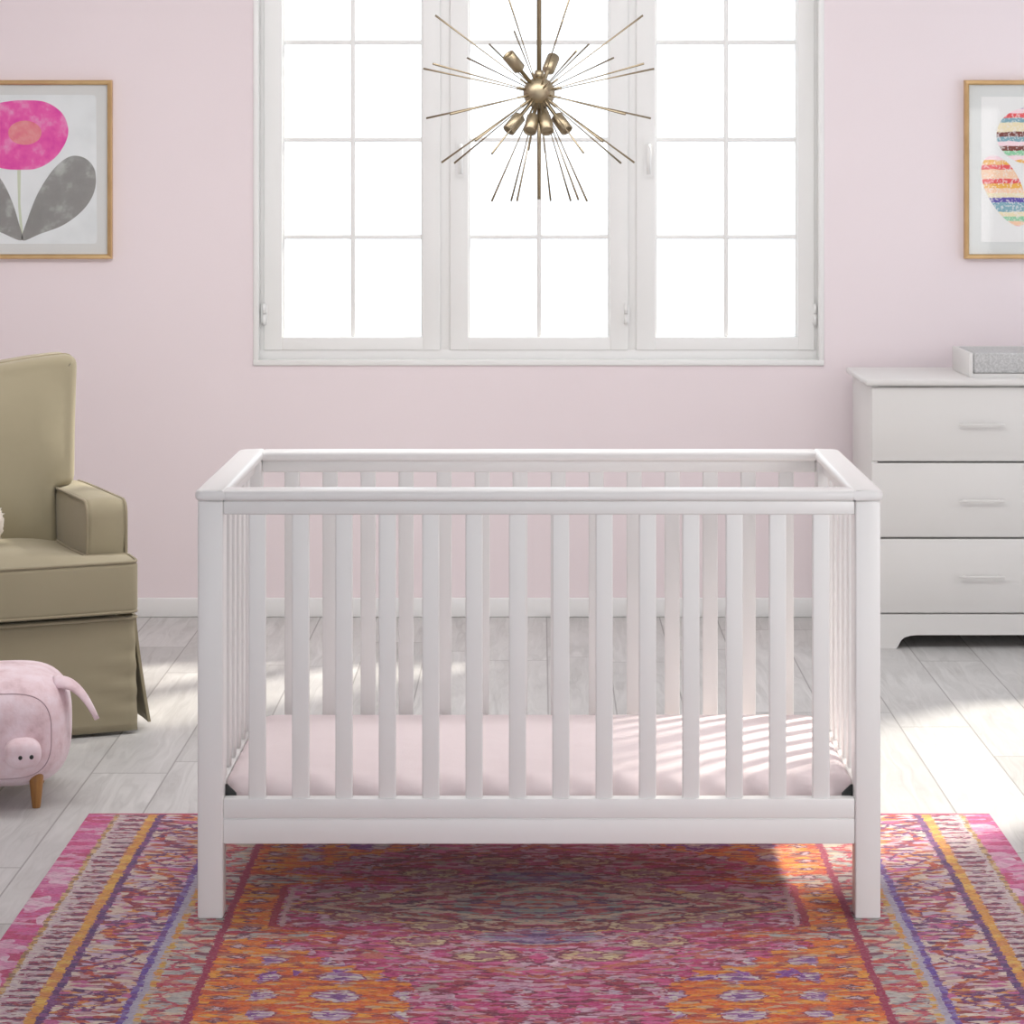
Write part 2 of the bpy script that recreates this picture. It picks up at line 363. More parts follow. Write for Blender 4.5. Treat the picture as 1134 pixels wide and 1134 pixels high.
def cushion(bm, outline, h0, h1, r, crown0, crown1, fn, seg=4, smooth=0):
    """puffy solid: 2-D outline lifted between h0 and h1; fn maps (a, b, h) to 3-D"""
    pts = [Vector(p) for p in outline]; c = sum(pts, Vector((0, 0)))/len(pts); rows = []
    for k in range(seg+1):
        t = k/seg*PI/2; rows.append((offset2(pts, r*(1-math.sin(t))), h0+r*(1-math.cos(t))))
    for k in range(seg+1):
        t = PI/2-k/seg*PI/2; rows.append((offset2(pts, r*(1-math.sin(t))), h1-r*(1-math.cos(t))))
    R = [[bm.verts.new(fn(p.x, p.y, h)) for p in ps] for ps, h in rows]
    for A, B in zip(R, R[1:]):
        for k in range(len(A)):
            bm.faces.new((A[k], A[(k+1) % len(A)], B[(k+1) % len(A)], B[k])).smooth = True
    for ring, (ps, h), crown in ((R[0], rows[0], -crown0), (R[-1], rows[-1], crown1)):
        nb = len(ps); xs = [p.x for p in ps]; ys = [p.y for p in ps]; G_ = .022; inn = []
        def edged(q):
            d = 9
            for k in range(nb):
                a, b = ps[k], ps[(k+1) % nb]; ab = b-a; t = max(0, min(1, (q-a).dot(ab)/max(ab.dot(ab), 1e-12)))
                d = min(d, (q-a-ab*t).length)
            return d
        def inside(q):
            c_ = False
            for k in range(nb):
                a, b = ps[k], ps[(k+1) % nb]
                if (a.y > q.y) != (b.y > q.y) and q.x < (b.x-a.x)*(q.y-a.y)/(b.y-a.y)+a.x: c_ = not c_
            return c_
        yy = min(ys)+G_/2; odd = 0
        while yy < max(ys):
            xx = min(xs)+G_/2*(1+odd)
            while xx < max(xs):
                q = Vector((xx, yy))
                if inside(q):
                    d = edged(q)
                    if d > G_*.45: inn.append((q, d))
                xx += G_
            yy += G_*.87; odd ^= 1
        from mathutils.geometry import delaunay_2d_cdt
        vo, eo, fo, ov, oe, of = delaunay_2d_cdt([Vector(p) for p in ps]+[q for q, d in inn], [], [list(range(nb))] if True else [], 1, 1e-7)
        vm = []; newv = []
        for k, q in enumerate(vo):
            src = ov[k][0] if ov[k] else -1
            if 0 <= src < nb: vm.append(ring[src])
            else:
                d = inn[src-nb][1] if src >= nb else edged(q); u_ = min(1, d/.17)
                v_ = bm.verts.new(fn(q.x, q.y, h+crown*(1-(1-u_)**2))); vm.append(v_); newv.append(v_)
        for f in fo:
            try: bm.faces.new([vm[k] for k in f]).smooth = True
            except ValueError: pass
        for _ in range(smooth or 4): bmesh.ops.smooth_vert(bm, verts=newv, factor=.5, use_axis_x=True, use_axis_y=True, use_axis_z=True)
    bmesh.ops.recalc_face_normals(bm, faces=bm.faces[:])
def tag(o, label=None, cat=None, group=None, kind=None):
    if label: o['label'] = label
    if cat: o['category'] = cat
    if group: o['group'] = group
    if kind: o['kind'] = kind
    return o
def empty(name, loc, rz=0, **kw):
    o = bpy.data.objects.new(name, None); C.objects.link(o); o.location = loc; o.rotation_euler = (0, 0, rz); o.empty_display_size = .1
    return tag(o, **kw)
def D(d): return d+CAMY                       # distance from the camera plane -> world y
def PX(px, d): return (px-597)/F*d
def PZ(py, d): return CAMZ-(py-190)/F*d

# ------------------------------------------------------------------ room shell
WY = D(8.77); XL, XR, YB, HC = -3.0, 2.5, -6.6, 2.8
o = boxo('floor', (XL-.15, XR+.15, YB, WY+.2, -.1, 0), M['floor']); tag(o, kind='structure')
o = boxo('ceiling', (XL-.15, XR+.15, YB, WY+.2, HC, HC+.1), M['ceiling']); tag(o, kind='structure')
wx0, wx1, wz0, wz1 = -.967, .964, .877, 2.53
bm = bmesh.new(); T = .2
box(bm, XL-.15, wx0, WY, WY+T, 0, HC); box(bm, wx1, XR+.15, WY, WY+T, 0, HC)
box(bm, wx0, wx1, WY, WY+T, 0, wz0); box(bm, wx0, wx1, WY, WY+T, wz1, HC)
tag(link('wall_back', bm, M['wall']), kind='structure')
tag(boxo('wall_left', (XL-.15, XL, YB, WY, 0, HC), M['wall']), kind='structure')
ry0, ry1, rz0, rz1 = D(7.25), D(8.63), .30, 2.63
bm = bmesh.new()
box(bm, XR, XR+.1, YB, ry0, 0, HC); box(bm, XR, XR+.1, ry1, WY, 0, HC)
box(bm, XR, XR+.1, ry0, ry1, 0, rz0); box(bm, XR, XR+.1, ry0, ry1, rz1, HC)
tag(link('wall_right', bm, M['wall']), kind='structure')
def baseb(name, dims):
    tag(boxo(name, dims, M['base'], None, .004), kind='structure')
baseb('baseboard_back', (XL, XR, WY-.014, WY, 0, .066))
baseb('baseboard_left', (XL, XL+.014, YB, WY-.015, 0, .066))
baseb('baseboard_right', (XR-.014, XR, YB, WY-.015, 0, .066))

# window: outer frame (trim), three casements
bm = bmesh.new(); e = .014
box(bm, wx0-e, wx0+.004, WY-.006, WY+.05, wz0-e, wz1+e, .002); box(bm, wx1-.004, wx1+e, WY-.006, WY+.05, wz0-e, wz1+e, .002)
box(bm, wx0-e, wx1+e, WY-.008, WY+.05, wz0-e, wz0+.004, .002); box(bm, wx0-e, wx1+e, WY-.006, WY+.05, wz1-.004, wz1+e, .002)
tag(autosmooth(link('trim_1', bm, M['window_white'])), kind='structure')
FY = WY+.05
bm = bmesh.new()
box(bm, wx0, wx0+.022, FY, FY+.09, wz0, wz1, .003); box(bm, wx1-.022, wx1, FY, FY+.09, wz0, wz1, .003)
box(bm, wx0, wx1, FY-.001, FY+.09, wz0, wz0+.036, .003); box(bm, wx0, wx1, FY, FY+.09, wz1-.03, wz1, .003)
s_ = 2829/(FY-CAMY+.0)
def wx(px): return (px-597)/s_
for px in (493, 700): box(bm, wx(px)-.020, wx(px)+.020, FY+.003, FY+.09, wz0, wz1, .003)
tag(autosmooth(link('trim_2', bm, M['window_white'])), kind='structure')
def wz(py): return CAMZ-(py-190)/s_
sash = [((292, 488), (313, 468)), ((498, 696), (519, 675)), ((704, 902), (726, 883))]
gz0, gz1 = wz(373), wz(-104)
for i, ((a, b), (g0, g1)) in enumerate(sash):
    a, b, g0, g1 = wx(a), wx(b), wx(g0), wx(g1); z0, z1 = wz0+.034, wz1-.028
    bm = bmesh.new(); y0, y1 = FY-.008, FY+.06
    box(bm, a, g0, y0, y1, z0, z1, .005, 3); box(bm, g1, b, y0, y1, z0, z1, .005, 3)
    box(bm, g0-.004, g1+.004, y0+.001, y1, z0, gz0, .005, 3); box(bm, g0-.004, g1+.004, y0+.001, y1, gz1, z1, .005, 3)
    for xx in (g0, g1):                                                     # inner glazing bead
        box(bm, xx-.006, xx+.006, y0+.018, y1, gz0, gz1, .003)
    W = tag(autosmooth(link('window_%d' % (i+1), bm, M['window_white'])), kind='structure')
    m = (g0+g1)/2
    bm = bmesh.new(); box(bm, m-.0085, m+.0085, y0+.022, y0+.05, gz0, gz1, .004)
    autosmooth(link('glazing_bar', bm, M['window_white'], W))
    for py in (-61.5, 46.5, 154.5, 262.5):
        zz = wz(py); bm = bmesh.new(); box(bm, g0, g1, y0+.0225, y0+.0495, zz-.008, zz+.008, .004)
        autosmooth(link('glazing_bar', bm, M['window_white'], W))
    boxo('glass_pane', (g0-.004, g1+.004, y0+.034, y0+.038, gz0-.004, gz1+.004), M['glass'], W)
    # hinge
    hx = wx(293) if i == 0 else (wx(693) if i == 1 else wx(902)); bm = bmesh.new()
    for k in range(2): tube(bm, [(hx, y0-.008, wz(359)+k*.037), (hx, y0-.008, wz(359)+.034+k*.037)], .0065, 10)
    box(bm, hx-.012, hx+.012, y0-.004, y0+.002, wz(359)+.006, wz(359)+.066)
    link('hinge', bm, M['window_white'], W)
    if i:                                                                   # lever handle on a back plate
        hx = wx(510.5 if i == 1 else 718); bm = bmesh.new(); z0, z1 = wz(197), wz(152)
        pl = roundpoly([(hx-.016, z0), (hx+.016, z0), (hx+.016, z1), (hx-.016, z1)], .014)
        fr = [bm.verts.new((p.x, y0-.005, p.y)) for p in pl]; bk = [bm.verts.new((p.x, y0+.001, p.y)) for p in pl]
        bm.faces.new(fr)
        for k in range(len(fr)): bm.faces.new((fr[k], fr[k-1], bk[k-1], bk[k]))
        bmesh.ops.recalc_face_normals(bm, faces=bm.faces[:])
        tube(bm, [(hx, y0-.002, z1-.03), (hx, y0-.034, z1-.03), (hx, y0-.038, z1-.045), (hx, y0-.038, z0+.012)], [.007, .007, .0085, .0075], 12)
        link('handle', bm, M['window_white'], W)
# tall side window in the right wall (out of frame, the sun comes through it)
bm = bmesh.new(); gx_ = XR+.03
box(bm, gx_, gx_+.07, ry0, ry0+.035, rz0, rz1, .004); box(bm, gx_, gx_+.07, ry1-.035, ry1, rz0, rz1, .004)
box(bm, gx_, gx_+.07, ry0, ry1, rz0, rz0+.05, .004); box(bm, gx_, gx_+.07, ry0, ry1, rz1-.04, rz1, .004)
W = tag(autosmooth(link('window_4', bm, M['window_white'])), kind='structure')
boxo('glass_pane', (gx_+.03, gx_+.034, ry0+.04, ry1-.04, rz0+.04, rz1-.03), M['glass'], W)

# ------------------------------------------------------------------ rug
RD = .006
rug = boxo('area_rug', (-1.068, 1.068, -.765, .765, 0, RD), M['rug'], None, .0025)
rug.location = (0, D(5.293), 0.0005)
tag(rug, 'pink, orange and purple oriental patterned rug under the white crib', 'rug')

# ------------------------------------------------------------------ crib
G = RD+.0005
crib = empty('crib', (0, .385, G), label='white slatted baby crib standing on the patterned rug', cat='crib')
def cb(name, d, bev=.003, seg=2, par=None):   # crib part in world coordinates measured from its front plane
    x0, x1, y0, y1, z0, z1 = d
    return boxo(name, (x0, x1, y0-.385, y1-.385, z0-G, z1-G), M['white'], par or crib, bev, seg)
LX = .6955; LW = .052; DP = .77; ZT = .857
for sx in (-1, 1):
    for y0 in (0, DP-LW):
        xa, xb = sorted((sx*LX, sx*(LX-LW))); cb('leg', (xa, xb, y0, y0+LW, G, ZT), .004)
# cap rail: bull-nosed boards, the side boards run through
def cap(name, x0, x1, y0, y1, ends=None):
    cb(name, (x0, x1, y0, y1, ZT, ZT+.023), .0095, 4)
cap('top_cap', -.646, .646, -.006, LW+.004); cap('top_cap', -.646, .646, DP-LW-.004, DP+.006)
for sx in (-1, 1):
    a, b = sx*(LX+.006), sx*(LX-LW-.004)
    pl = roundpoly([(a, -.006), (b, -.006), (b, DP+.006), (a, DP+.006)], [.02, 0, 0, .03], 6)
    bm = bmesh.new(); rows = []; r = .0095; z0, z1 = ZT, ZT+.023
    prof = [(r*(1-math.sin(t)), z0+r*(1-math.cos(t))) for t in [k/4*PI/2 for k in range(5)]]
    prof += [(r*(1-math.cos(t)), z1-r*(1-math.sin(t))) for t in [k/4*PI/2 for k in range(5)]]
    for off_, zz in prof:
        rows.append([bm.verts.new((p.x, p.y-.385, zz-G)) for p in offset2(pl, off_)])
    for A, B in zip(rows, rows[1:]):
        for k in range(len(A)): bm.faces.new((A[k], A[(k+1) % len(A)], B[(k+1) % len(A)], B[k]))
    bm.faces.new(rows[0]); bm.faces.new(rows[-1]); bmesh.ops.recalc_face_normals(bm, faces=bm.faces[:])
    autosmooth(link('top_cap', bm, M['white'], crib), 35)
XI = LX-LW
for y0 in (.004, DP-.030): cb('upper_rail', (-XI, XI, y0, y0+.026, .829, ZT))
for y0 in (.004, DP-.036):
    bm = bmesh.new(); y1 = y0+.032
    box(bm, -XI, XI, y0-.385, y1-.385, .2105-G, .25-G, .003); box(bm, -XI, XI, y0-.385, y1-.385, .158-G, .2085-G, .0025)
    box(bm, -XI, XI, y0-.385+.004, y1-.385-.004, .2-G, .22-G)
    autosmooth(link('lower_rail', bm, M['white'], crib))
for sx in (-1, 1):
    xa, xb = sorted((sx*(LX-.012), sx*(LX-.038)))
    cb('upper_rail', (xa, xb, LW, DP-LW, .829, ZT)); cb('lower_rail', (xa, xb, LW, DP-LW, .158, .25))
slat0 = None
def slat(x, y, rz):
    global slat0
    if slat0 is None:
        bm = bmesh.new(); box(bm, -.0175, .0175, -.0075, .0075, 0, .583, .003, 3)
        slat0 = autosmooth(link('slat', bm, M['white'], crib)); s = slat0
    else:
        s = slat0.copy(); C.objects.link(s); s.parent = crib
    s.location = (x, y-.385, .248-G); s.rotation_euler = (0, 0, rz)
for y in (.017, DP-.017):
    for k in range(14): slat(-.5752+k*.0885, y, 0)
for sx in (-1, 1):
    for k in range(7): slat(sx*(LX-.025), .385+(k-3)*.0885, PI/2)
# mattress support and its black brackets
bm = bmesh.new()
for xx in (-.648, .640): box(bm, xx, xx+.008, .06-.385, .71-.385, .160-G, .172-G)
for yy in (.048, .702): box(bm, -.65, .65, yy-.385, yy+.02-.385, .160-G, .172-G)
for k in range(9): box(bm, -.645, .645, .10+k*.07-.385, .104+k*.07-.385, .161-G, .170-G)
link('mattress_support', bm, M['black'], crib)
for sx in (-1, 1):
    bm = bmesh.new(); xa = sx*(XI-.0005)
    tri = [(xa, .172), (xa-sx*.034, .172), (xa-sx*.022, .254), (xa-sx*.004, .272), (xa, .272)]
    A = [bm.verts.new((x, .036-.385, z-G)) for x, z in tri]; B = [bm.verts.new((x, .041-.385, z-G)) for x, z in tri]
    bm.faces.new(A); bm.faces.new(B)
    for k in range(5): bm.faces.new((A[k-1], A[k], B[k], B[k-1]))
    bmesh.ops.recalc_face_normals(bm, faces=bm.faces[:]); link('bracket', bm, M['black'], crib)
    for zz in (.285, .30): 
        bm = bmesh.new(); xx = sx*.6425; tube(bm, [(xx, .6955-.385+.008*0, zz-G), (xx-sx*.006, .6955-.385, zz-G)], .006, 10)
        link('bolt', bm, M['black'], crib)
# mattress with its fitted sheet
mat = empty('crib_mattress', (0, .385, .1725), label='crib mattress in a pale pink fitted sheet inside the white crib', cat='mattress')
ol = resample([tuple(p) for p in roundpoly([(-.654, -.330), (.654, -.330), (.654, .328), (-.654, .328)], .075, 8)], .015)
bm = bmesh.new()
def mf(a, b, h):
    k = max(0, (h-.05)/.06)
    puff = .006*math.sin(a*19+1)*math.sin(b*3)+.004*math.sin(a*41+2.3)
    edge = max(0, -b-.24)/.09
    if abs(b) < .30: a += math.copysign(.0095*min(1, max(0, (h-.080)/.012))*max(0, min(1, (abs(a)-.55)/.05)), a)
    return Vector((a, b-((.006*math.sin(a*23+.6)+.003*math.sin(a*61+h*40))*edge*(1 if h > .03 else 0)-.004*edge), h+puff*k*min(1, edge)*.8))
cushion(bm, ol, 0, .108, .052, 0, .006, mf, 7)
link('mattress', bm, M['sheet'], mat)
bm = bmesh.new(); tube(bm, [(p.x, p.y, .030) for p in offset2(ol, .005)], .004, 6, True); link('piping', bm, M['sheet'], mat)

# ------------------------------------------------------------------ dresser
dz = lambda py: CAMZ-(py-190)/345.4
dr = empty('dresser', (1.77, D(8.19), 0), label='wide white dresser with thin bar pulls against the wall behind the crib', cat='dresser')
def db(name, d, m='dresser', bev=.002, par=None):
    x0, x1, y0, y1, z0, z1 = d
    return boxo(name, (x0-1.77, x1-1.77, y0, y1, z0, z1), M[m], par or dr, bev, 2)
dx0, dx1 = 1.065, 2.475; DD = .50
db('dresser_top', (dx0-.021, dx1+.021, -.020, DD, .842, .863), bev=.006)
bm = bmesh.new()
box(bm, dx0-1.77, dx0+.020-1.77, .001, DD-.01, .0, .842, .002); box(bm, dx1-.020-1.77, dx1-1.77, .001, DD-.01, .0, .842, .002)
box(bm, dx0+.02-1.77, dx1-.02-1.77, DD-.03, DD-.012, .05, .842)
box(bm, dx0+.02-1.77, dx1-.02-1.77, .015, .035, .825, .842); box(bm, dx0+.02-1.77, dx1-.02-1.77, .015, DD-.03, .10, .112)
box(bm, -.01, .01, .02, DD-.03, .10, .842)
autosmooth(link('cabinet_body', bm, M['dresser'], dr))
bm = bmesh.new(); box(bm, dx0+.021-1.77, dx1-.021-1.77, .018, .022, .113, .838); link('drawer_gap_shade', bm, M['dresser_dark'], dr)  # dark sheet behind the drawers, shade of the gaps put in as colour
# base board with bracket feet
ps = [(dx0-.001, 0), (1.144, 0), (1.150, .008), (1.160, .026), (1.172, .036), (1.19, .041), (1.21, .043)]
ps2 = ps+[(3.54-x, z) for x, z in ps[::-1]]; ps2[-1] = (dx1+.001, 0)
for i, (a, b) in enumerate(ps2):
    pass
bm = bmesh.new(); pl = ps2+[(dx1+.001, .109), (dx0-.001, .109)]
fr = [bm.verts.new((x-1.77, -.006, z)) for x, z in pl]; bk = [bm.verts.new((x-1.77, .014, z)) for x, z in pl]
bm.faces.new(fr); bm.faces.new(bk[::-1])
for k in range(len(fr)): bm.faces.new((fr[k-1], fr[k], bk[k], bk[k-1]))
bmesh.ops.recalc_face_normals(bm, faces=bm.faces[:]); bmesh.ops.triangulate(bm, faces=[f for f in bm.faces if len(f.verts) > 4])
link('base_board', bm, M['dresser'], dr)
rows = [(.5995, .837), (.356, .5935), (.1135, .350)]
cols = [(dx0+.001, 1.7675), (1.7725, dx1-.001)]
hz = [dz(470), dz(554), dz(638)]
dfirst = None
for (c0, c1) in cols:
    for (z0, z1), h in zip(rows, hz):
        d_ = db('drawer', (c0, c1, -.004, .018, z0, z1), bev=.0035)
        m = (c0+c1)/2-1.77; bm = bmesh.new()
        box(bm, m-.074, m+.074, -.022, -.016, h-.0035, h+.0035, .0018)
        for k in (-.055, .055): box(bm, m+k-.004, m+k+.004, -.017, -.003, h-.003, h+.003)
        autosmooth(link('handle', bm, M['dresser'], d_))
# changing topper with grey pad
top = empty('changing_tray', (1.79, D(8.25), .8632), label='white changing tray with a grey front cloth on the dresser top', cat='changing tray')
bm = bmesh.new(); L = .80; x0 = 1.388-1.79; x1 = x0+L
box(bm, x0, x0+.014, 0, .33, 0, .079, .003); box(bm, x1-.014, x1, 0, .33, 0, .079, .003)
box(bm, x0+.013, x1-.013, .316, .33, 0, .079, .003); box(bm, x0+.013, x1-.013, .004, .318, 0, .012)
autosmooth(link('tray_frame', bm, M['dresser'], top))
bm = bmesh.new(); pl = resample([tuple(p) for p in roundpoly([(x0+.0155, .0015), (x1-.0155, .0015), (x1-.0155, .314), (x0+.0155, .314)], .01)], .05)
cushion(bm, pl, .0125, .079, .008, 0, -.004, lambda a, b, h: Vector((a, b, h))); link('changing_pad', bm, M['pad'], top)

# ------------------------------------------------------------------ armchair
TH = math.radians(22)
chair = empty('armchair', (PX(152, 6.95), D(6.95), 0), TH, label='olive beige upholstered armchair with pleated skirt by the pink wall', cat='armchair')
# local frame: x runs left from the front right corner (negative), y to the back
CW = .80
def pip(name, pts, closed, par, r=.0045, m='piping'):
    bm = bmesh.new(); tube(bm, pts, r, 8, closed); return link(name, bm, M[m], par)
# inner base
boxo('base_frame', (-CW+.03, -.03, .04, .80, .03, .31), M['olive'], chair, .01)
# skirt panels: front, right, left, back
def panel(name, fx, w_, flare, ph):
    """fx(s, z, t) -> position; s along the panel, t thickness 0/1"""
    bm = bmesh.new(); ns, nz = 40, 14; g = {}
    for t in (0, 1):
        for i in range(ns+1):
            for j in range(nz+1): g[t, i, j] = bm.verts.new(fx(i/ns, j/nz, t))
    for i in range(ns):
        for j in range(nz):
            bm.faces.new((g[0, i, j], g[0, i+1, j], g[0, i+1, j+1], g[0, i, j+1])).smooth = True
            bm.faces.new((g[1, i, j+1], g[1, i+1, j+1], g[1, i+1, j], g[1, i, j])).smooth = True
    for i in range(ns):
        for j in (0, nz): bm.faces.new((g[0, i, j], g[1, i, j], g[1, i+1, j], g[0, i+1, j]))
    for j in range(nz):
        for i in (0, ns): bm.faces.new((g[0, i, j], g[0, i, j+1], g[1, i, j+1], g[1, i, j]))
    bmesh.ops.recalc_face_normals(bm, faces=bm.faces[:])
    return link(name, bm, M['olive'], chair)
SZ0, SZ1 = .010, .318
def wrk(s, z):   # creases near the right edge of the front panel
    e = max(0, 1-(1-s)/.22); return .009*e*math.sin(z*30+16*s)*math.sin(PI*min(1, z*1.05))
panel('skirt_panel', lambda s, z, t: Vector((-CW+.012+(CW-.016)*s+.004*(1-z)*(1 if s > .5 else -1), .012-.016*(1-z)-.006*math.sin(PI*z)*math.sin(PI*s)+t*.008-wrk(s, z), SZ0+(SZ1-SZ0)*z)), 1, 1, 1)
for sgn in (1, -1):
    def fs(s, z, t, sgn=sgn):
        out = .004+.036*(1-z)**1.3*(1-.4*s)+.006*math.sin(s*9+1)*(1-z)-t*.008
        x = out if sgn > 0 else -CW-out
        return Vector((x, .030+.78*s, SZ0+.012*(1 if s < .5 else 1)+(SZ1-SZ0-.012)*z))
    panel('skirt_panel', fs, 1, 1, 1)
panel('skirt_panel', lambda s, z, t: Vector((-CW+.01+(CW-.02)*s, .815+.03*(1-z)-t*.008, SZ0+(SZ1-SZ0)*z)), 1, 1, 1)
pip('piping', [(-CW+.006, .004, .314), (-CW/2, -.003, .314), (-.004, .004, .314), (.002, .02, .314), (.003, .4, .314), (.002, .80, .314)], False, chair)
# T-shaped seat cushion
out = roundpoly([(-CW-.004, -.012), (.004, -.012), (.004, .118), (-.112, .118), (-.112, .60), (-CW+.112, .60), (-CW+.112, .118), (-CW-.004, .118)], [.03, .03, .02, .004, .02, .02, .004, .02], 5)
out = resample([tuple(p) for p in out], .035)
def seatf(a, b, h):
    k = (h-.33)/.14; sl = .012*max(0, k)*math.exp(-((b-.1)/.2)**2)
    bow = -.012*math.cos((a+CW/2)/CW*PI) if b < .03 else 0
    return Vector((a, b+bow*.8*max(0, 1-b/.03 if b > 0 else 1), h+sl))
bm = bmesh.new(); cushion(bm, out, .328, .462, .016, 0, .022, seatf, 5, 8); sc_ = link('seat_cushion', bm, M['olive'], chair)
def seatpip(h):
    return [seatf(p.x, p.y, h) for p in offset2(out, .0035)]
pip('piping', seatpip(.460), True, sc_, .004); pip('piping', seatpip(.333), True, sc_, .0045)
# arms: a side profile swept across, piping on both seams
prof = roundpoly([(.130, .300), (.130, .618), (.66, .606), (.78, .60), (.78, .300)], [0, .045, .1, .02, 0], 7)
prof = resample([tuple(p) for p in prof], .03)
for x0, x1 in ((-.108, -.002), (-CW+.002, -CW+.108)):
    bm = bmesh.new(); xm = (x0+x1)/2; hw = (x1-x0)/2; rows = []
    for k in range(9):
        s = -1+2*k/8; bul = .008*(1-s*s)
        rows.append([bm.verts.new((xm+hw*s, p.x, p.y)) for p in offset2(prof, -bul)])
    for A, B in zip(rows, rows[1:]):
        for k in range(len(A)): bm.faces.new((A[k], A[(k+1) % len(A)], B[(k+1) % len(A)], B[k])).smooth = True
    for r_, s in ((rows[0], -1), (rows[-1], 1)):                          # padded side faces
        c = Vector((xm+hw*s+s*.006, .45, .46)); cv = bm.verts.new(c); prev = r_
        for q in (.93, .6):
            ring = [bm.verts.new((xm+hw*s+s*.006*(1-q**6), .45+(v.co.y-.45)*q, .46+(v.co.z-.46)*q)) for v in r_]
            for k in range(len(ring)): bm.faces.new((prev[k], prev[(k+1) % len(ring)], ring[(k+1) % len(ring)], ring[k])).smooth = True
            prev = ring
        for k in range(len(prev)): bm.faces.new((prev[k], prev[(k+1) % len(prev)], cv)).smooth = True
    bmesh.ops.recalc_face_normals(bm, faces=bm.faces[:])
    # small pulls low on the front of the arm
    for v in bm.verts:
        if v.co.y < .15 and v.co.z < .56:
            v.co.y += .004*math.sin(v.co.z*160+v.co.x*30)*max(0, min(1, (.56-v.co.z)/.06))
    arm = link('armrest', bm, M['olive'], chair)
    pp = [p for p in prof if p.x < .77 and p.y > .302]
    for xx in (x0-.001, x1+.001): pip('piping', [(xx, p.x, p.y) for p in pp], False, arm, .0045)
# back cushion, T-shaped with eared top corners, leaning back
LEAN = math.radians(10); bx0, bz0 = .60, .44
def bf(a, b, h):      # a across, b up the back, h out of the back (towards the sitter)
    y = bx0-h+b*math.tan(LEAN)*1.0
    return Vector((a, y, bz0+b))
HB = .555
rt, rl = -.050, -.112
half = [(rl, -.02), (rl, .168), (rt-.006, .176), (rt+.002, .35), (rt+.016, HB-.004), (rt-.10, HB-.012), (-CW*.36, HB-.034), (-CW/2, HB-.040)]
poly = half+[(-CW-x, z) for x, z in half[::-1][1:]]
rad = [.034, .006, .036, .05, .036, .08, .1, .1]; rad = rad+rad[::-1][1:]
ob = resample([tuple(p) for p in roundpoly(poly, rad, 6)], .012)
bm = bmesh.new(); cushion(bm, ob, -.10, .095, .028, .004, .048, bf, 6, 12); back = link('backrest', bm, M['olive'], chair)
tp = [p for p in offset2(ob, .001)]
i0 = min(range(len(tp)), key=lambda i: (tp[i].x-(rt))**2+(tp[i].y-.20)**2); i1 = min(range(len(tp)), key=lambda i: (tp[i].x-(-CW-rt))**2+(tp[i].y-.20)**2)
seq = tp[i0:i1+1] if i0 < i1 else tp[i1:i0+1]
pip('piping', [bf(p.x, p.y, .02) for p in seq], False, back, .0045)
# cream fleece pillow leaning in the chair
pil = tag(bpy.data.objects.new('throw_pillow', None), 'cream shaggy throw pillow on the armchair seat at the photo edge', 'pillow')
bm = bmesh.new(); bmesh.ops.create_icosphere(bm, subdivisions=5, radius=1)
for v in bm.verts:
    p = v.co.copy(); q = Vector([math.copysign(abs(c_)**.75, c_) for c_ in p])
    rr = 1+.05*math.sin(p.x*37)*math.sin(p.y*41)*math.sin(p.z*43)+random.uniform(-.035, .035)
    v.co = Vector((q.x*.15*rr, q.y*.055*rr, q.z*.075*rr))
for f in bm.faces: f.smooth = True
bpy.data.objects.remove(pil)
pil = link('throw_pillow', bm, M['cream'])
tag(pil, 'cream shaggy throw pillow resting on the armchair seat', 'pillow')
Rz = Matrix.Rotation(TH, 4, 'Z'); pil.location = Vector(chair.location)+Rz @ Vector((-.462, .30, .551)); pil.rotation_euler = (math.radians(-12), 0, TH)

# ------------------------------------------------------------------ pig footstool
PR = math.radians(9)
pg = empty('pig_footstool', (PX(8, 6.26), D(6.26), 0), PR, label='pink pig shaped footstool with wooden legs in front of the armchair', cat='footstool')
bm = bmesh.new(); bmesh.ops.create_uvsphere(bm, u_segments=64, v_segments=40, radius=1)
def sup(c_, e): return math.copysign(abs(c_)**e, c_)
def pigpt(th, ph):
    """th: around the body axis (y), ph: along it"""
    pass
bodyc = Vector((0, 0, .178))
def pigsurf(p):
    # p on the unit sphere, y = body axis (front is -y)
    r = math.hypot(p.x, p.z); a = math.atan2(p.z, p.x); e = .66
    rr = 1/((abs(math.cos(a))**(2/e)+abs(math.sin(a))**(2/e))**(e/2))
    s = r**.66
    x = math.cos(a)*rr*s*.156; z = math.sin(a)*rr*s*.142
    y = sup(p.y, .72)*.185
    z += -.010*max(0, -p.y)*0
    return bodyc+Vector((x, y, z))
for v in bm.verts:
    q = Vector((v.co.x, v.co.z, v.co.y)); v.co = pigsurf(q)
for f in bm.faces: f.smooth = True
bmesh.ops.recalc_face_normals(bm, faces=bm.faces[:])
link('body', bm, M['pig'], pg)
# face seam: a ring round the front of the body
pts = []
for k in range(72):
    a = k*2*PI/72; yv = -.80; r = math.sqrt(1-yv*yv)
    pts.append(pigsurf(Vector((r*math.cos(a), yv, r*math.sin(a)))))
bm = bmesh.new(); tube(bm, pts, .0016, 6, True); link('face_seam', bm, M['seam'], pg)
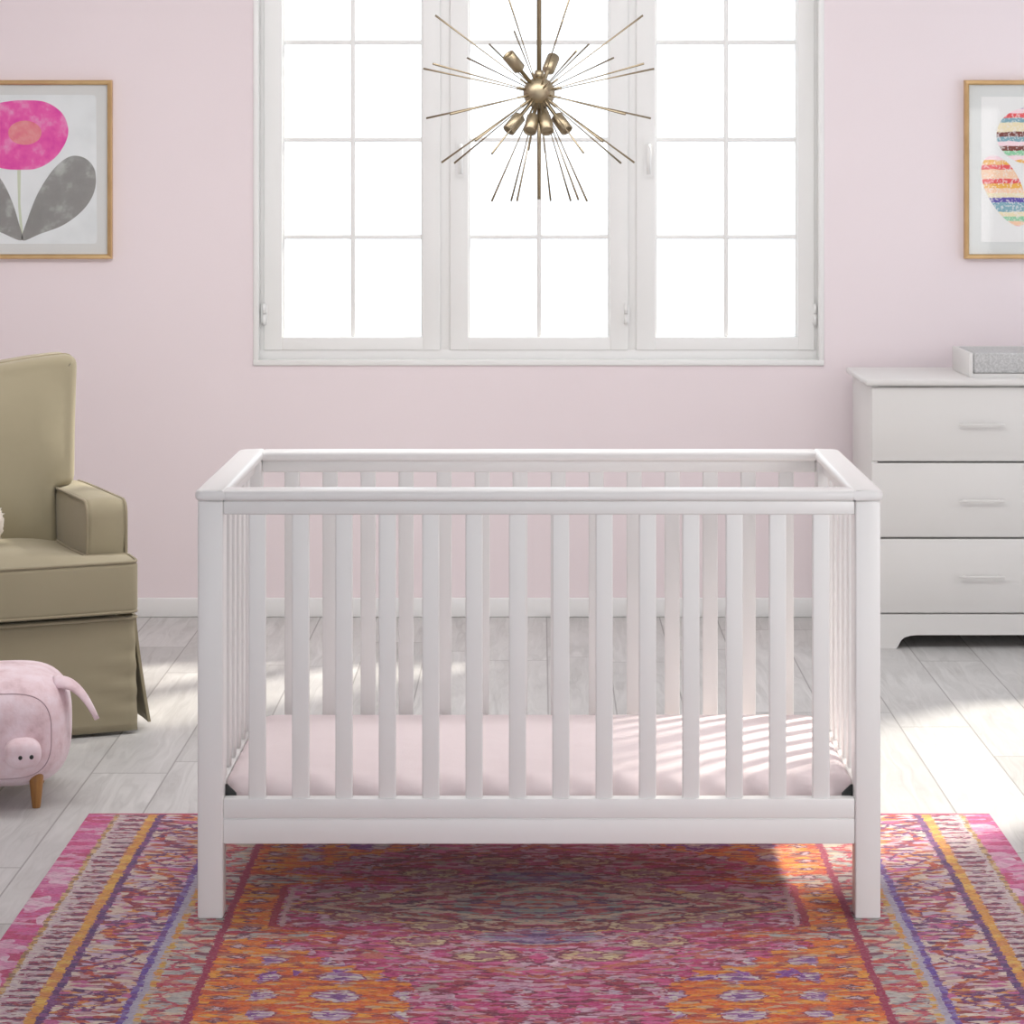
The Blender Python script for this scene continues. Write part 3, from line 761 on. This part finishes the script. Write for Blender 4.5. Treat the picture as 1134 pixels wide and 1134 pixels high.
# snout
bm = bmesh.new(); bmesh.ops.create_uvsphere(bm, u_segments=40, v_segments=24, radius=1)
sn = Vector((.046, -.196, .146))
for v in bm.verts:
    p = v.co; x, y, z = sup(p.x, .8), sup(p.z, .55), sup(p.y, .8); v.co = Vector((x*.043, y*.034, z*.034))
for f in bm.faces: f.smooth = True
bmesh.ops.recalc_face_normals(bm, faces=bm.faces[:])
snout = link('snout', bm, M['pig'], pg, loc=sn, rot=(math.radians(4), 0, math.radians(6)))
for xx in (-.008, .018):
    bm = bmesh.new(); bmesh.ops.create_uvsphere(bm, u_segments=14, v_segments=10, radius=1)
    for v in bm.verts: v.co = Vector((v.co.x*.0052, v.co.y*.004, v.co.z*.0055))
    link('nostril', bm, M['black'], snout, True, loc=(xx, -.0325, -.002))
# ears: curved leaves drooping to the sides
for sgn in (1, -1):
    bm = bmesh.new(); N1 = 16; rows = []
    P = [Vector((sgn*.116, -.06, .287)), Vector((sgn*.160, -.085, .302)), Vector((sgn*.190, -.09, .268)), Vector((sgn*.222, -.085, .198))]
    for i in range(N1+1):
        t = i/N1; c = P[0]*(1-t)**3+P[1]*3*t*(1-t)**2+P[2]*3*t*t*(1-t)+P[3]*t**3
        tn = ((P[1]-P[0])*3*(1-t)**2+(P[2]-P[1])*6*t*(1-t)+(P[3]-P[2])*3*t*t).normalized()
        side = Vector((0, 1, 0)); nn = tn.cross(side).normalized(); wd = .040*(math.sin(PI*min(1, .30+t*.70)))**.8*(1-t*.3)+.0012; tk = .013*(1-t*.85)
        rows.append([bm.verts.new(c+side*wd*math.cos(k*PI/8)+nn*tk*math.sin(k*PI/8)-nn*.010*math.cos(k*PI/8)**2) for k in range(16)])
    for A, B in zip(rows, rows[1:]):
        for k in range(16): bm.faces.new((A[k], A[(k+1) % 16], B[(k+1) % 16], B[k])).smooth = True
    bm.faces.new(rows[0]); bm.faces.new(rows[-1]); bmesh.ops.recalc_face_normals(bm, faces=bm.faces[:])
    link('ear', bm, M['pig'], pg)
# chest panel and four turned legs
for xx in (-.075, .075):
    for yy in (-.135, .115):
        bm = bmesh.new(); lathe(bm, [(.0095, 0), (.0105, .004), (.0165, .062), (.0175, .085)], 20); link('leg', bm, M['leg_wood'], pg, loc=(xx, yy, 0))
for xx in (-.036, .036):
    bm = bmesh.new(); bmesh.ops.create_uvsphere(bm, u_segments=14, v_segments=10, radius=.006)
# curly tail at the back
bm = bmesh.new(); tube(bm, [(.012*math.cos(t*.9), .185+.004*t, .22+.012*math.sin(t*.9)) for t in range(12)], [.005-.0002*i for i in range(12)], 8); link('tail', bm, M['pig'], pg)

# ------------------------------------------------------------------ framed pictures
def flat(bm, pts, y, mi):
    vs = [bm.verts.new((x, y, z)) for x, z in pts]; f = bm.faces.new(vs); f.material_index = mi
    f.normal_update()
    if f.normal.y > 0: f.normal_flip()
def smoothc(pts, k=6):
    out = []; n_ = len(pts)
    for i in range(n_):
        p0, p1, p2, p3 = [Vector(pts[(i+j-1) % n_]) for j in range(4)]
        for s in range(k):
            t = s/k; q = .5*((2*p1)+(p2-p0)*t+(2*p0-5*p1+4*p2-p3)*t*t+(3*p1-p0-3*p2+p3)*t**3); out.append((q.x, q.y))
    return out
def watercolor(name, cols, scale=14, pos=(.3, .5, .7)):
    n = Nd(name); v = n.obj(); f = n.noise(v, scale, 5, .6)
    return n.fin(n.ramp(f, list(zip(pos, cols)), 'LINEAR'), .8)
M['mat'] = paint('mat_board', (.66, .68, .67), .9, .01)
M['paper'] = watercolor('paper_wash', [(.68, .72, .73), (.75, .79, .80), (.80, .83, .84)], 6)
M['paper2'] = paint('white_print_paper', (.80, .80, .79), .9, .01)
M['fl_pink'] = watercolor('pink_watercolour', [(.72, .05, .36), (.80, .10, .40), (.80, .40, .60)], 16, (.35, .52, .72))
M['fl_core'] = watercolor('coral_watercolour', [(.70, .10, .22), (.75, .22, .26), (.78, .36, .36)], 22)
M['fl_leaf'] = watercolor('grey_watercolour', [(.235, .235, .225), (.27, .27, .26), (.46, .48, .46)], 13, (.3, .52, .70))
M['fl_stem'] = paint('green_stem_wash', (.58, .64, .50), .9, .05)
n = Nd('striped_collage'); X, Y, Z = n.sep(n.obj())
zz = n.ma('ADD', Z, n.ma('MULTIPLY', n.ma('SUBTRACT', n.noise(n.obj(), 40, 3), .5), .010))
k = n.ma('MULTIPLY', zz, 62.0); idn = n.ma('FLOOR', k)
hsh = n.ma('FRACT', n.ma('MULTIPLY', n.ma('SINE', n.ma('MULTIPLY', idn, 12.9898)), 437.58))
sc1 = n.ramp(hsh, [(0, rgb('#e2565a')), (.1, rgb('#f0c9a8')), (.2, rgb('#7a4038')), (.3, rgb('#e887b0')), (.4, rgb('#7fa9b5')), (.5, rgb('#e9dcb8')), (.6, rgb('#5b4fa5')), (.7, rgb('#e8b04f')), (.8, rgb('#f3d5dc')), (.9, rgb('#8fc9a0'))])
sc1 = n.mix(n.ma('MULTIPLY', n.ma('GREATER_THAN', n.noise(n.obj(), 150, 2), .56), .55), sc1, (.85, .80, .78, 1))
M['stripes'] = n.fin(sc1, .8)
n = Nd('picture_glass'); t = n.new('ShaderNodeBsdfTransparent'); gl = n.new('ShaderNodeBsdfGlossy'); gl.inputs['Roughness'].default_value = .04
mx = n.new('ShaderNodeMixShader'); mx.inputs[0].default_value = .02
n.t.links.new(t.outputs[0], mx.inputs[1]); n.t.links.new(gl.outputs[0], mx.inputs[2]); n.t.links.new(mx.outputs[0], n.t.nodes['Material Output'].inputs[0]); M['pglass'] = n.m
S = 2829/8.75
def picture(pxc, label, art):
    cx = (pxc-597)/S; cz = CAMZ-(187.7-190)/S
    root = empty('framed_picture', (cx, WY-.001, cz), label=label, cat='picture')
    hw, hh = 97/S, 99/S; t = .016
    bm = bmesh.new(); y0, y1 = -.026, 0
    # mitred frame: swept rectangle profile
    prof_ = [(0, y1), (0, y0+.004), (.003, y0), (t-.004, y0+.001), (t, y0+.006), (t, y1)]
    rows = []
    for ins, yy in prof_: rows.append([bm.verts.new((sx*(hw-ins), yy, sz*(hh-ins))) for sx, sz in ((-1, -1), (1, -1), (1, 1), (-1, 1))])
    for A, B in zip(rows, rows[1:]+rows[:1]):
        for k_ in range(4): bm.faces.new((A[k_], A[(k_+1) % 4], B[(k_+1) % 4], B[k_]))
    bmesh.ops.recalc_face_normals(bm, faces=bm.faces[:])
    link('frame', bm, M['gold'], root)
    bm = bmesh.new(); box(bm, -hw+t-.001, hw-t+.001, -.010, -.002, -hh+t-.001, hh-t+.001)
    mats = art(bm, cx, cz); link('artwork', bm, mats, root)
    boxo('glazing', (-hw+t-.001, hw-t+.001, -.0165, -.0150, -hh+t-.001, hh-t+.001), M['pglass'], root)
    return root
def P2(px, py, cx, cz): return ((px-597)/S-cx, CAMZ-(py-190)/S-cz)
def art1(bm, cx, cz):
    q = lambda L: [P2(x, y, cx, cz) for x, y in L]
    flat(bm, q(roundpoly([(-55, 105), (106, 105), (107, 270), (-55, 270)], 5)), -.0104, 1)
    fl = smoothc([(27, 111), (50, 113), (68, 125), (75, 142), (72, 158), (60, 175), (42, 186), (22, 188), (0, 186), (-18, 176), (-27, 156), (-24, 134), (-8, 117), (10, 112)])
    flat(bm, q(fl), -.0110, 2)
    flat(bm, q([(27+18.5*math.cos(t*PI/16), 147+13.5*math.sin(t*PI/16)) for t in range(32)]), -.0114, 3)
    flat(bm, q([(18.5, 188), (22.5, 188), (22, 225), (25.5, 264), (22.5, 266), (19.5, 228)]), -.0107, 5)
    leaf = smoothc([(24, 266), (30, 243), (42, 213), (60, 186), (78, 173), (95, 176), (105, 190), (104, 212), (92, 232), (70, 249), (44, 259)])
    flat(bm, q(leaf), -.0112, 4)
    leaf = smoothc([(24, 266), (20, 246), (12, 221), (0, 198), (-18, 180), (-38, 172), (-52, 182), (-56, 205), (-44, 228), (-18, 248), (4, 259)])
    flat(bm, q(leaf), -.0112, 4)
    return [M['mat'], M['paper'], M['fl_pink'], M['fl_core'], M['fl_leaf'], M['fl_stem']]
def art2(bm, cx, cz):
    q = lambda L: [P2(x, y, cx, cz) for x, y in L]
    flat(bm, q([(1087, 107), (1243, 107), (1243, 268), (1087, 268)]), -.0104, 1)
    def ell(x, y, a, b, ang, n_=40, egg=0):
        ca, sa = math.cos(ang), math.sin(ang)
        return [(x+ca*a*math.cos(t)*(1+egg*math.sin(t))-sa*b*math.sin(t), y+sa*a*math.cos(t)*(1+egg*math.sin(t))+ca*b*math.sin(t)) for t in [i*2*PI/n_ for i in range(n_)]]
    flat(bm, q(ell(1142, 150.5, 38, 31.5, .1)), -.0110, 2)
    flat(bm, q(ell(1113.5, 211.5, 19.5, 42.5, -.45, egg=-.12)), -.0112, 2)
    flat(bm, q(ell(1175, 212, 21, 42, .45)), -.0112, 2)
    flat(bm, q(ell(1200, 155, 24, 30, .1)), -.0113, 2)
    return [M['mat'], M['paper2'], M['stripes']]
picture(27, 'gold framed painting of a pink flower with grey leaves', art1)
picture(1165, 'gold framed print of striped multicoloured ovals above the dresser', art2)

# ------------------------------------------------------------------ sputnik chandelier
DC = 7.2; sC = F/DC; cz = PZ(103, DC)
ch = empty('chandelier', (0, D(DC), cz), label='aged brass starburst chandelier hanging before the window', cat='chandelier')
bm = bmesh.new(); bmesh.ops.create_uvsphere(bm, u_segments=32, v_segments=20, radius=.045); link('hub', bm, M['brass'], ch, True)
bm = bmesh.new(); tube(bm, [(0, 0, .04), (0, 0, HC-cz-.02)], .0068, 14); lathe(bm, [(.012, .040), (.015, .050), (.011, .064)], 20); link('stem', bm, M['brass'], ch)
bm = bmesh.new(); lathe(bm, [(.03, HC-cz-.035), (.060, HC-cz-.022), (.062, HC-cz-.0005)], 32); link('ceiling_canopy', bm, M['brass'], ch)
bm = bmesh.new(); tube(bm, [(0, 0, -.30), (0, 0, -.04)], [.0045, .0058], 12); link('ray', bm, M['brass'], ch)
RR = .335
def ray(px, py, sgn):
    dx, dzz = (px-597)/sC, -(py-103)/sC; l = math.hypot(dx, dzz)
    yy = sgn*math.sqrt(max(RR*RR-l*l, 0)) if l < RR else 0
    d = Vector((dx, yy, dzz))
    bm = bmesh.new(); nd = d.normalized()
    tube(bm, [nd*.04, nd*.065, nd*.066, nd*d.length*.55, d], [.0032, .0030, .0013, .0018, .0030], 8); link('ray', bm, M['brass'], ch)
tips = [(482, 17), (712, 17), (468.5, 75.6), (725, 75.6), (481.7, 73), (710.6, 73), (471, 130.4), (722, 130.4), (501.6, 128.5), (689.4, 128.5),
        (489, 180), (703, 180), (529, 157), (665, 158), (501.6, 180.5), (689.4, 180.5), (544.7, 223), (650, 223), (565.6, 223), (632.5, 223), (573, 222), (640, 221), (610, 223),
        (568.5, 29), (637, 61.6), (622, 29), (540, 44), (654, 44), (546.6, 171), (644.4, 170), (585, 165), (604, 168), (560, -10), (634, -10), (515, 60), (682, 60)]
for i, (a, b) in enumerate(tips): ray(a, b, 1 if (i//2) % 2 else -1)
socks = [(563, 62, -1), (613, 62, 1), (563.5, 145, -1), (587, 146, -1), (606, 146, -1), (627.5, 145, -1)]
for px, py, sg in socks:
    dx, dzz = (px-597)/sC, -(py-103)/sC; l = math.hypot(dx, dzz); R2 = .150; yy = sg*math.sqrt(max(R2*R2-l*l, 0)); d = Vector((dx, yy, dzz)).normalized()
    Mt = d.to_track_quat('Z', 'Y').to_matrix().to_4x4()
    bm = bmesh.new(); lathe(bm, [(.0055, .04), (.0055, .088), (.0100, .090), (.0180, .096), (.0185, .150), (.0150, .152), (.0145, .146)], 20, Mt)
    link('lamp_socket', bm, M['brass'], ch)
